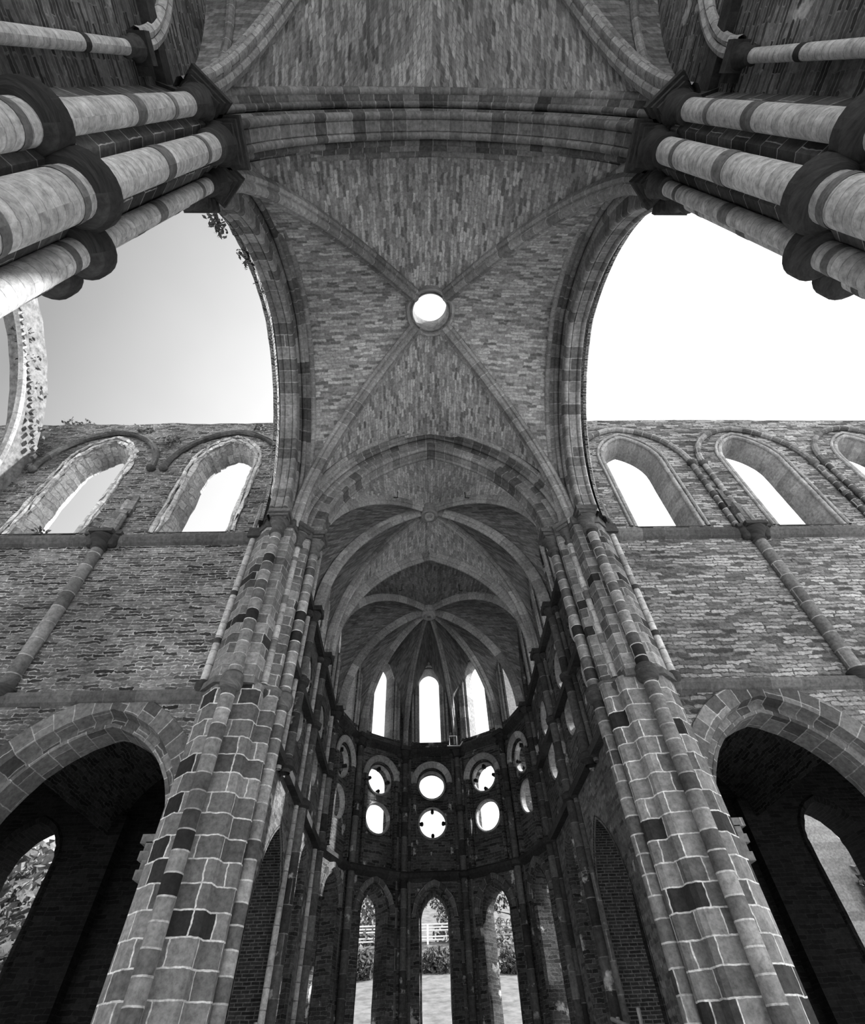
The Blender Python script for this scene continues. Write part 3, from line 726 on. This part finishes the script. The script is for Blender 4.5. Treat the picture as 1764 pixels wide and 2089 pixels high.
def facet(i):
    """frame of apse facet i (0 = white-sky side .. 4 = grey-sky side)"""
    a, b = Vector(AV[i]), Vector(AV[i + 1]); m = (a + b) / 2; Tn = (a - b).normalized(); Nn = Vector((-m.x, YA - m.y)).normalized()
    return frame(tuple(m), tuple(Tn), tuple(Nn)), (a - b).length / 2, m
FN = ['at the apse edge, white-sky side', 'next to the central one, white-sky side', 'in the centre of the apse', 'next to the central one, grey-sky side', 'at the apse edge, grey-sky side']
for i in range(5):
    F, hw, m = facet(i)
    holes = [arch_hole(0, .036, CZS, CZH, CZL), arch_hole(0, .0385, RND[0], .0385, .424), arch_hole(0, .036, .272, .052, .03)]
    mb = MB(); panel(mb, F, [(-hw - .004, G0), (-hw - .004, .93), (hw + .004, .93), (hw + .004, G0)], holes, .04)
    panel(mb, lambda lx, d, lz: F(lx, d - .006, lz), arch_hole(0, .0386, RND[0], .0386, .4239), [circ_hole(0, z, .0340) for z in RND], .009)
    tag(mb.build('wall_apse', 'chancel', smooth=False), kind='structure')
    th = thing('lancet_window', f'tall white upper lancet {FN[i]}', 'window', (m.x, m.y, CZL), 'upper apse lancets')
    mb = MB(); arch_sweep(mb, F, .0325, .037, CZS, [(-.042, -.0015), (-.006, -.0015), (-.004, .003)] + roll(.001, .008, .0038, 7, -.75 * pi, .75 * pi) + [(.0, .014)] + roll(.004, .018, .0036, 6, -.75 * pi, .75 * pi) + [(0, .022)], 12, CZL); mb.build('window_surround', 'rib_dark', th)
    for z in RND:
        th = thing('round_window', f'{"upper" if z > .5 else "lower"} round window {FN[i]}', 'window', (m.x, m.y, z), 'apse round windows')
        mb = MB()
        pr = [(-.016, -.0005), (-.005, -.0005), (-.003, .002), (-.0055, .004)]
        nn = 36; pu = cumul(pr)
        mb.grid([[F((.0335 + r) * math.cos(2 * pi * q / nn), d, z + (.0335 + r) * math.sin(2 * pi * q / nn)) for d, r in pr] for q in range(nn + 1)], [pu] * (nn + 1), [[.034 * U * 2 * pi * q / nn] * len(pr) for q in range(nn + 1)])
        mb.build('window_surround', 'rib_dark', th)
        if z > .5:     # moulded half hood above
            mb = MB(); nn = 20
            pr = roll(.004, .010, .0042, 7) + roll(.006, .0185, .0040, 7); pu = cumul(pr)
            mb.grid([[F((.0335 + r) * math.cos(pi * q / nn), d, z + .002 + (.0335 + r) * math.sin(pi * q / nn)) for d, r in pr] for q in range(nn + 1)], [pu] * (nn + 1), [[.045 * U * pi * q / nn] * len(pr) for q in range(nn + 1)])
            mb.build('hood_mould', 'rib_dark', th)
        if (z > .5) == (i != 2):      # four stone cusps
            for q in range(4):
                an = pi / 2 * q; mb = MB()
                c0, s0 = math.cos(an), math.sin(an)
                for (rr_, w_) in ((.031, .0030), (.0272, .0042)):
                    nn = 10
                    ring = [(rr_ * c0 + w_ * math.cos(2 * pi * k / nn), rr_ * s0 + w_ * math.sin(2 * pi * k / nn)) for k in range(nn)]
                    for d0, d1 in ((-.0155, -.006),):
                        for k in range(nn):
                            a_, b_ = ring[k], ring[(k + 1) % nn]
                            mb.face([F(a_[0], d0, z + a_[1]), F(b_[0], d0, z + b_[1]), F(b_[0], d1, z + b_[1]), F(a_[0], d1, z + a_[1])], [(0, 0), (.1, 0), (.1, .2), (0, .2)])
                        for d in (d0, d1): mb.face([F(p[0], d, z + p[1]) for p in ring], [(p[0] * U, p[1] * U) for p in ring])
                mb.build('cusp', 'chapel', th)
    th = thing('lancet_window', f'tall low lancet looking onto the sunny bank, {FN[i]}', 'window', (m.x, m.y, .03), 'low apse lancets')
    mb = MB(); arch_sweep(mb, F, .0315, .048, .272, [(-.042, -.001), (-.004, .0), (.001, .004)], 12, .03, jit=.0006); mb.build('window_surround', 'chancel', th)
    mb = MB(); arch_sweep(mb, F, .0315, .048, .272, [(.0, .010), (.005, .012), (.005, .021), (0, .023)], 12, .272, jit=.0006); mb.build('archivolt', 'archivolt', th)
    for z, hh, dd in ((ZR, .011, .010), (ZC + .012, .012, .010)):
        mb = MB(); pr = [(0, z - hh), (dd, z - hh * .2), (dd, z + hh * .5), (0, z + hh)]
        mb.grid([[F(x, d, zz) for d, zz in pr] for x in (-hw, 0, hw)], [cumul(pr)] * 3, [[0] * 4, [1.5] * 4, [3] * 4])
        tag(mb.build('trim_5', 'blue', smooth=False), kind='structure')
    mb = MB()                    # recessed square panel edges round the pair of circles
    for e in (-1, 1): obox(mb, *F(e * .0455, .004, 0)[:2], math.atan2(F(1, 0, 0)[1] - F(0, 0, 0)[1], F(1, 0, 0)[0] - F(0, 0, 0)[0]), .0035, .006, ZR + .012, RND[0])
    tag(mb.build('trim_6', 'chancel', smooth=False), kind='structure')
for sx in (-1, 1):
    for z in (ZR, .492, ZC + .012):
        mb = MB(); prism(mb, [(sx * (XW + .001), .655), (sx * (XW - .012), .655), (sx * (XW - .012), 1.21), (sx * (XW + .001), 1.21)], z - .006, z + .006)
        tag(mb.build('trim_7' if sx < 0 else 'trim_8', 'blue', smooth=False), kind='structure')

# clustered wall shafts of the choir and apse
def cluster(x, y, nrm, label, r=.0085, foot=G0 - .004):
    th = thing('clustered_shaft', label, 'shaft', (x, y, G0), 'choir and apse shafts')
    t_ = (-nrm[1], nrm[0])
    for k, (o, d, rr) in enumerate(((0, .010, r), (-.0155, .003, r * .55), (.0155, .003, r * .55))):
        px, py = x + t_[0] * o + nrm[0] * d, y + t_[1] * o + nrm[1] * d
        mb = MB(); cyl(mb, px, py, rr, foot if k == 0 else max(.04, foot), ZC if k == 0 else .80, 12, rows=10); s_ = mb.build('shaft', 'rib_pale' if (k == 1 and abs(nrm[1]) < .1) else 'shaft_dark', th)
        for z in ((ZR, .492) if k == 0 else (ZR, ZC)):
            mb = MB(); lathe(mb, px, py, [(rr, z - .009), (rr + .005, z - .006), (rr + .006, z + .002), (rr, z + .007)], 12); mb.build('shaft_ring', 'blue', s_)
        if k == 0:
            mb = MB(); lathe(mb, px, py, [(rr, ZC - .012), (rr + .003, ZC - .010), (rr + .001, ZC - .006), (rr + .007, ZC + .010)], 14); cp = mb.build('capital', 'blue', th)
            mb = MB(); obox(mb, px, py, math.atan2(nrm[1], nrm[0]), rr + .008, rr + .008, ZC + .009, ZC + .020); mb.build('abacus', 'blue', cp, smooth=False)
for sx in (-1, 1):
    for y, w in ((YB[1], 'first shaft cluster past the choir arch'), (YB[2], 'second shaft cluster past the choir arch'), (YB[3] - .004, 'last shaft cluster before the apse')):
        cluster(sx * XW, y, (-sx, 0), f'{w} on the {SIDE[sx]} side', foot=ZR - .014 if y < .9 else G0 - .004)
for i, w in ((1, 'outer apse shaft cluster towards the white-sky side'), (2, 'apse shaft cluster beside the central windows, white-sky side'), (3, 'apse shaft cluster beside the central windows, grey-sky side'), (4, 'outer apse shaft cluster towards the grey-sky side')):
    v = Vector(AV[i]); nn = Vector((-v.x, YA - v.y)).normalized(); cluster(v.x, v.y, (nn.x, nn.y), w, .0075)

# choir and apse vaults
n_ = 16
def boss(mb, x, y, z, r=.021):
    z -= .012
    lathe(mb, x, y, [(0, z - .010), (r * .28, z - .011), (r * .30, z - .018), (r * .55, z - .019), (r * .62, z - .015), (r * .8, z - .016), (r, z - .014), (r * 1.08, z - .004), (r, z + .022)], 24)
th = thing('choir_vault', 'six-part vault with carved boss just beyond the choir arch', 'vault', (0, .816, .97))
XS = .236
f = {(sx, k): (sx * XS, y, ZS) for sx in (-1, 1) for k, y in enumerate(YB[:3])}
K = (0, .818, .968)
rb = {k: half_arch(p, K, n_) for k, p in f.items()}
mb = MB()
cell(mb, rb[(-1, 0)], rb[(1, 0)], wa(f[(-1, 0)], f[(1, 0)], .972, n_)); cell(mb, rb[(-1, 2)], rb[(1, 2)], wa(f[(-1, 2)], f[(1, 2)], .962, n_))
mb.build('vault_web', 'vault_choir', th)
mb = MB()
W2 = lambda p: (p[0] * XW / XS, p[1], p[2])
for sx in (-1, 1):
    for k in (0, 1): cell(mb, rb[(sx, k)], rb[(sx, k + 1)], wa(W2(f[(sx, k)]), W2(f[(sx, k + 1)]), .925, n_))
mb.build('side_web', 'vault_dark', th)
for k, r_ in rb.items():
    mb = MB(); rib_sweep(mb, r_, .0080, .0175); mb.build('rib', 'rib_dark', th)
mb = MB(); boss(mb, 0, .818, .968); mb.build('boss', 'rib_dark', th)
th = thing('choir_arch', 'moulded cross arch between the choir vault and the apse vault', 'arch', (0, YB[2], ZS))
mb = MB(); w_ = wa((-XS, YB[2], ZS), (XS, YB[2], ZS), .960, 22)
rib_sweep(mb, w_[:23], .0095, .020); rib_sweep(mb, w_[22:][::-1], .0095, .020); mb.build('arch_rib', 'rib_dark', th)
th = thing('apse_vault', 'umbrella-like apse vault with ribs fanning from a boss', 'vault', (0, 1.2, .96))
K = (0, YA, .962)
feet = [(XS, YB[2], ZS)] + [(p[0] * .965, YA + (p[1] - YA) * .965, ZS) for p in AV] + [(-XS, YB[2], ZS)]
rb = [half_arch(p, K, n_) for p in feet]
mb = MB()
wl = [(XW, YB[2], ZS)] + [(p[0], p[1], ZS) for p in AV] + [(-XW, YB[2], ZS)]
for i in range(len(feet) - 1): cell(mb, rb[i], rb[i + 1], wa(wl[i], wl[i + 1], .925, n_))
cell(mb, rb[0], rb[-1], wa(feet[0], feet[-1], .962, n_))
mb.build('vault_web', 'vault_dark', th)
for i, r_ in enumerate(rb):
    mb = MB(); rib_sweep(mb, r_, .0070, .0165); mb.build('rib', 'rib_dark', th)
mb = MB(); boss(mb, 0, YA, .962, .021); mb.build('boss', 'rib_dark', th)
for x, y, w in ((-.075, .735, 'choir vault, grey-sky side of the boss'), (.082, .735, 'choir vault, white-sky side of the boss'), (-.075, 1.06, 'apse vault, grey-sky side of its boss'), (.082, 1.06, 'apse vault, white-sky side of its boss')):
    mb = MB(); zz = .955 - abs(x) * .55
    tube(mb, [(x, y, zz + .02), (x, y, zz - .001), (x + .008 * (1 if x > 0 else -1), y - .004, zz - .006)], .0012, 6)
    tag(mb.build('iron_hook', 'iron'), f'small dark iron hook under the {w}', 'hook', 'vault hooks')

# ------------------------------------------------------------------ ruined vault piece of the far transept arm
th = thing('ruined_arch', 'sunlit broken arch stump with toothed stones at the edge of the grey sky', 'arch', (-.82, YT, .80), None)
F = frame((-.815, .26), (0, 1), (1, 0))
mb = MB(); arch_sweep(mb, F, .300, .36, .70, [(.012, 0), (.012, .014), (.002, .016), (.002, .075), (-.08, .080)], 22, jit=.0022, only=(.40, 1.0)); mb.build('arch_ring', 'plaster', th, smooth=False)
mb = MB(); arch_sweep(mb, F, .300, .36, .70, roll(.008, .0, .007, 8), 22, only=(.40, 1.0)); mb.build('arch_roll', 'rib_dark', th)
rr = random.Random(9)
for i in range(26):
    t_ = i / 25; y = .595 - .28 * t_; z = .855 + .20 * t_ ** .8
    mb = MB(); obox(mb, -.803 + rr.uniform(-.001, .003), y, rr.uniform(-.2, .2), .004, .0035, z - .006, z + rr.uniform(.000, .008)); mb.build('toothing_stone', 'plaster', th, smooth=False)

# ------------------------------------------------------------------ plants
def leaves(mb, c, r, n, size, rnd):
    for _ in range(n):
        while True:
            p = Vector((rnd.uniform(-1, 1), rnd.uniform(-1, 1), rnd.uniform(-1, 1)))
            if p.length <= 1: break
        p = Vector((c[0] + p.x * r[0], c[1] + p.y * r[1], c[2] + p.z * r[2]))
        a = Vector((rnd.gauss(0, 1), rnd.gauss(0, 1), rnd.gauss(0, 1))).normalized(); b = a.orthogonal().normalized(); s = size * rnd.uniform(.6, 1.3)
        q = [p + a * s, p + b * s * .5, p - a * s, p - b * s * .5]
        mb.face(q, [(0, 0), (1, 0), (1, 1), (0, 1)])
def tuft(label, pts, n, spread, size, group, mat='leaf', name='weed_tuft', stems=True, seed=1):
    rnd = random.Random(seed); c = pts[0]
    th = thing(name, label, 'plant', c, group)
    mb = MB()
    for p in pts: leaves(mb, p, (spread,) * 3, n, size, rnd)
    mb.build('foliage', mat, th, smooth=False)
    mb = MB()
    for p in pts:
        for _ in range(2):
            q = (p[0] + rnd.uniform(-1, 1) * spread, p[1] + rnd.uniform(-1, 1) * spread, p[2] + spread * rnd.uniform(0, 1))
            tube(mb, [(c[0], c[1], c[2] - spread * .6), ((p[0] + q[0]) / 2, (p[1] + q[1]) / 2, (p[2] + q[2]) / 2), q], .0008, 5)
    mb.build('stem', 'bark', th)
tuft('leafy weed on the wall top beside the broken arch stump', [(-.80, .61, 1.03), (-.78, .61, 1.035), (-.83, .61, 1.04)], 40, .014, .0045, 'wall top plants', seed=2)
tuft('low dry weed on the wall top above the second broken lancet', [(-.70, .61, 1.022), (-.67, .61, 1.022)], 22, .007, .003, 'wall top plants', seed=3)
tuft('sparse weed on the wall top near the grey-sky arch', [(-.42, .61, 1.022), (-.38, .61, 1.022), (-.40, .61, 1.024)], 18, .007, .003, 'wall top plants', seed=4)
tuft('grass tuft hanging between the two broken lancets', [(-.555, .596, .955), (-.545, .596, .94), (-.565, .596, .945), (-.55, .596, .925)], 24, .010, .004, 'wall face plants', mat='leaf', seed=5)
tuft('grass tuft over the hood of the second broken lancet', [(-.64, .596, .99), (-.62, .596, .985)], 22, .009, .004, 'wall face plants', seed=6)
tuft('grass tuft over the lancet beside the crossing pier', [(-.37, .596, .99), (-.39, .596, .995)], 22, .009, .004, 'wall face plants', seed=7)
tuft('shrub growing on the sill of the second broken lancet', [(-.70, .63, .672), (-.68, .63, .668), (-.71, .63, .69)], 30, .013, .0045, 'sill plants', seed=8)
tuft('shrub growing on the sill of the broken lancet by the pier', [(-.44, .63, .668), (-.42, .63, .668), (-.40, .63, .672)], 26, .010, .004, 'sill plants', seed=9)
for q, (yy, zz, lab, sd) in enumerate(((.155, .80, 'ivy spray low on the outer edge of the grey-sky arch', 11), (.225, .90, 'ivy spray midway along the outer edge of the grey-sky arch', 12), (.285, .955, 'ivy spray near the crown of the grey-sky arch', 13))):
    tuft(lab, [(-.300, yy, zz), (-.303, yy + .012, zz + .012), (-.305, yy - .010, zz - .005)], 26, .010, .004, 'arch ivy', name='ivy_spray', seed=sd)
tuft('ivy trailing over the sunlit broken arch stump', [(-.82, .56, .93), (-.82, .50, .98), (-.82, .45, 1.01), (-.82, .40, 1.03), (-.82, .58, .90)], 34, .022, .005, 'arch ivy', name='ivy_spray', seed=14)

# ------------------------------------------------------------------ landscape seen through the windows
def tree(label, x, y, h, r, n, mat, seed, group='trees outside', z=None, name='tree'):
    rnd = random.Random(seed); z0 = gz(y) if z is None else z
    th = thing(name, label, 'tree', (x, y, z0), group)
    mb = MB(); pts = [(x, y, z0 - .01)]
    for i in range(1, 6): pts.append((x + rnd.uniform(-.01, .01), y + rnd.uniform(-.01, .01), z0 + h * .7 * i / 5))
    tube(mb, pts, [.014, .012, .010, .008, .006, .003], 8)
    for _ in range(5):
        a = rnd.uniform(0, 2 * pi); zz = z0 + h * rnd.uniform(.25, .6)
        tube(mb, [(x, y, zz), (x + math.cos(a) * r * .4, y + math.sin(a) * r * .4, zz + h * .12), (x + math.cos(a) * r * .8, y + math.sin(a) * r * .8, zz + h * .2)], [.006, .004, .002], 6)
    mb.build('trunk', 'bark', th)
    mb = MB()
    for _ in range(18):
        a = rnd.uniform(0, 2 * pi); d = r * rnd.uniform(0, .8); zz = z0 + h * rnd.uniform(.04, .95)
        leaves(mb, (x + math.cos(a) * d, y + math.sin(a) * d, zz), (r * .45, r * .45, h * .16), n // 15, .017, rnd)
    mb.build('foliage', mat, th, smooth=False)
TR = [(-.75, 4.15, .62, .30, 'bushy tree behind the rail fence, seen in the apse lancet on the grey-sky side'), (-.30, 4.3, .70, .32, 'tall pale tree behind the rail fence, grey-sky edge of the central lancet'),
      (.22, 4.25, .66, .30, 'leafy tree behind the rail fence in the central low lancet'), (.62, 4.15, .64, .30, 'leafy tree behind the rail fence, seen in the apse lancet on the white-sky side'), (1.05, 4.2, .66, .30, 'broad tree behind the rail fence, farthest towards the white-sky side'), (-1.15, 4.2, .66, .3, 'broad tree behind the rail fence, farthest towards the grey-sky side')]
for i, (x, y, h, r, lab) in enumerate(TR): tree(lab, x, y, h * .72, r, 2600, 'leaf', 20 + i)
for i, (x, y, lab) in enumerate(((.06, 3.72, 'dark bush on the bank below the rail fence in the central lancet'), (-.36, 3.7, 'dark bush on the bank in the grey-sky side apse lancet'), (.50, 3.7, 'dark bush on the bank in the white-sky side apse lancet'))):
    rnd = random.Random(40 + i); th = thing('bush', lab, 'bush', (x, y, gz(y)), 'bushes on the bank')
    mb = MB(); leaves(mb, (x, y, gz(y) + .05), (.12, .07, .075), 900, .014, rnd); mb.build('foliage', 'leaf_dark', th, smooth=False)
    mb = MB(); tube(mb, [(x, y, gz(y) - .01), (x, y, gz(y) + .06)], .006, 6); mb.build('stem', 'bark', th)
for i, (x, y, lab) in enumerate(((-.25, 2.35, 'low shrub on the sunny lawn in the grey-sky side apse lancet'), (.33, 2.3, 'low shrub on the sunny lawn in the white-sky side apse lancet'))):
    rnd = random.Random(50 + i); th = thing('bush', lab, 'bush', (x, y, gz(y)), 'shrubs on the lawn')
    mb = MB(); leaves(mb, (x, y, gz(y) + .03), (.06, .05, .045), 420, .010, rnd); mb.build('foliage', 'leaf_dark', th, smooth=False)
    mb = MB(); tube(mb, [(x, y, gz(y) - .01), (x, y, gz(y) + .04)], .004, 6); mb.build('stem', 'bark', th)
th = thing('rail_fence', 'pale rail fence along the top of the bank outside the apse', 'fence', (0, 4.02, gz(4.02)))
zf = gz(4.02)
for i in range(9):
    mb = MB(); x = -1.2 + i * .3; obox(mb, x, 4.02, 0, .006, .006, zf - .01, zf + .10); mb.build('post', 'metal', th, smooth=False)
for z in (.02, .035, .065, .08, .095):
    mb = MB(); tube(mb, [(-1.25, 4.02, zf + z), (0, 4.02, zf + z + .002), (1.25, 4.02, zf + z)], .0045, 6); mb.build('rail', 'metal', th)
# outside the chapel windows
for i, (x, y, h, r, lab) in enumerate(((-1.10, 1.75, .62, .22, 'sunlit leafy tree filling the chapel lancet on the grey-sky side'), (-.86, 1.60, .34, .15, 'low sunlit leafy tree at the foot of the chapel lancet on the grey-sky side'), (-1.45, 1.9, .7, .25, 'tall leafy tree farther behind the chapel lancet on the grey-sky side'))): tree(lab, x, y, h, r, 2600, 'leaf', 60 + i)
th = thing('ruin_wall', 'pale sunlit ruin wall seen through the chapel lancet on the white-sky side', 'wall', (1.1, 1.5, G0))
F = frame((1.05, 1.5), (1, 0), (0, -1))
mb = MB(); panel(mb, F, [(-.4, G0), (-.4, .40), (-.22, .46), (-.02, .50), (.04, .36), (.12, .30), (.2, .22), (.5, .2), (.5, G0)], [], .05); mb.build('masonry', 'surround', th, smooth=False)
mb = MB(); leaves(mb, (1.12, 1.49, .30), (.09, .015, .09), 500, .010, random.Random(70)); mb.build('ivy', 'leaf_dark', th, smooth=False)
tree('slim young tree in front of the pale ruin wall', 1.00, 1.42, .30, .045, 500, 'leaf_dark', 71, name='sapling')

# ------------------------------------------------------------------ small fittings
th = thing('floodlight', 'small white floodlight on a tube bracket under the central lancet', 'lamp', (.065, 1.405, ZC + .022))
mb = MB(); tube(mb, [(.052, 1.402, .645), (.052, 1.398, .668), (.072, 1.398, .668), (.072, 1.402, .645)], .0011, 6); mb.build('bracket', 'metal', th)
mb = MB(); tube(mb, [(.045, 1.396, .640), (.080, 1.396, .640), (.088, 1.398, .652)], .0016, 6); mb.build('lamp_head', 'metal', th)
for sx, x, lab in ((1, .205, 'makeshift wooden barrier by the choir archway, white-sky side'), (-1, -.205, 'makeshift wooden barrier by the choir archway, grey-sky side')):
    th = thing('barrier', lab, 'barrier', (x, .80, G0))
    for yy in (.77, .86):
        mb = MB(); tube(mb, [(x, yy, G0), (x + sx * .002, yy, .062)], .0022, 6); mb.build('post', 'wood', th)
    mb = MB(); tube(mb, [(x, .75, .040), (x, .88, .062)], .0022, 6); mb.build('rail', 'wood', th)
    mb = MB(); tube(mb, [(x, .77, .045), (x, .86, -.03)], .002, 6); mb.build('brace', 'wood', th)
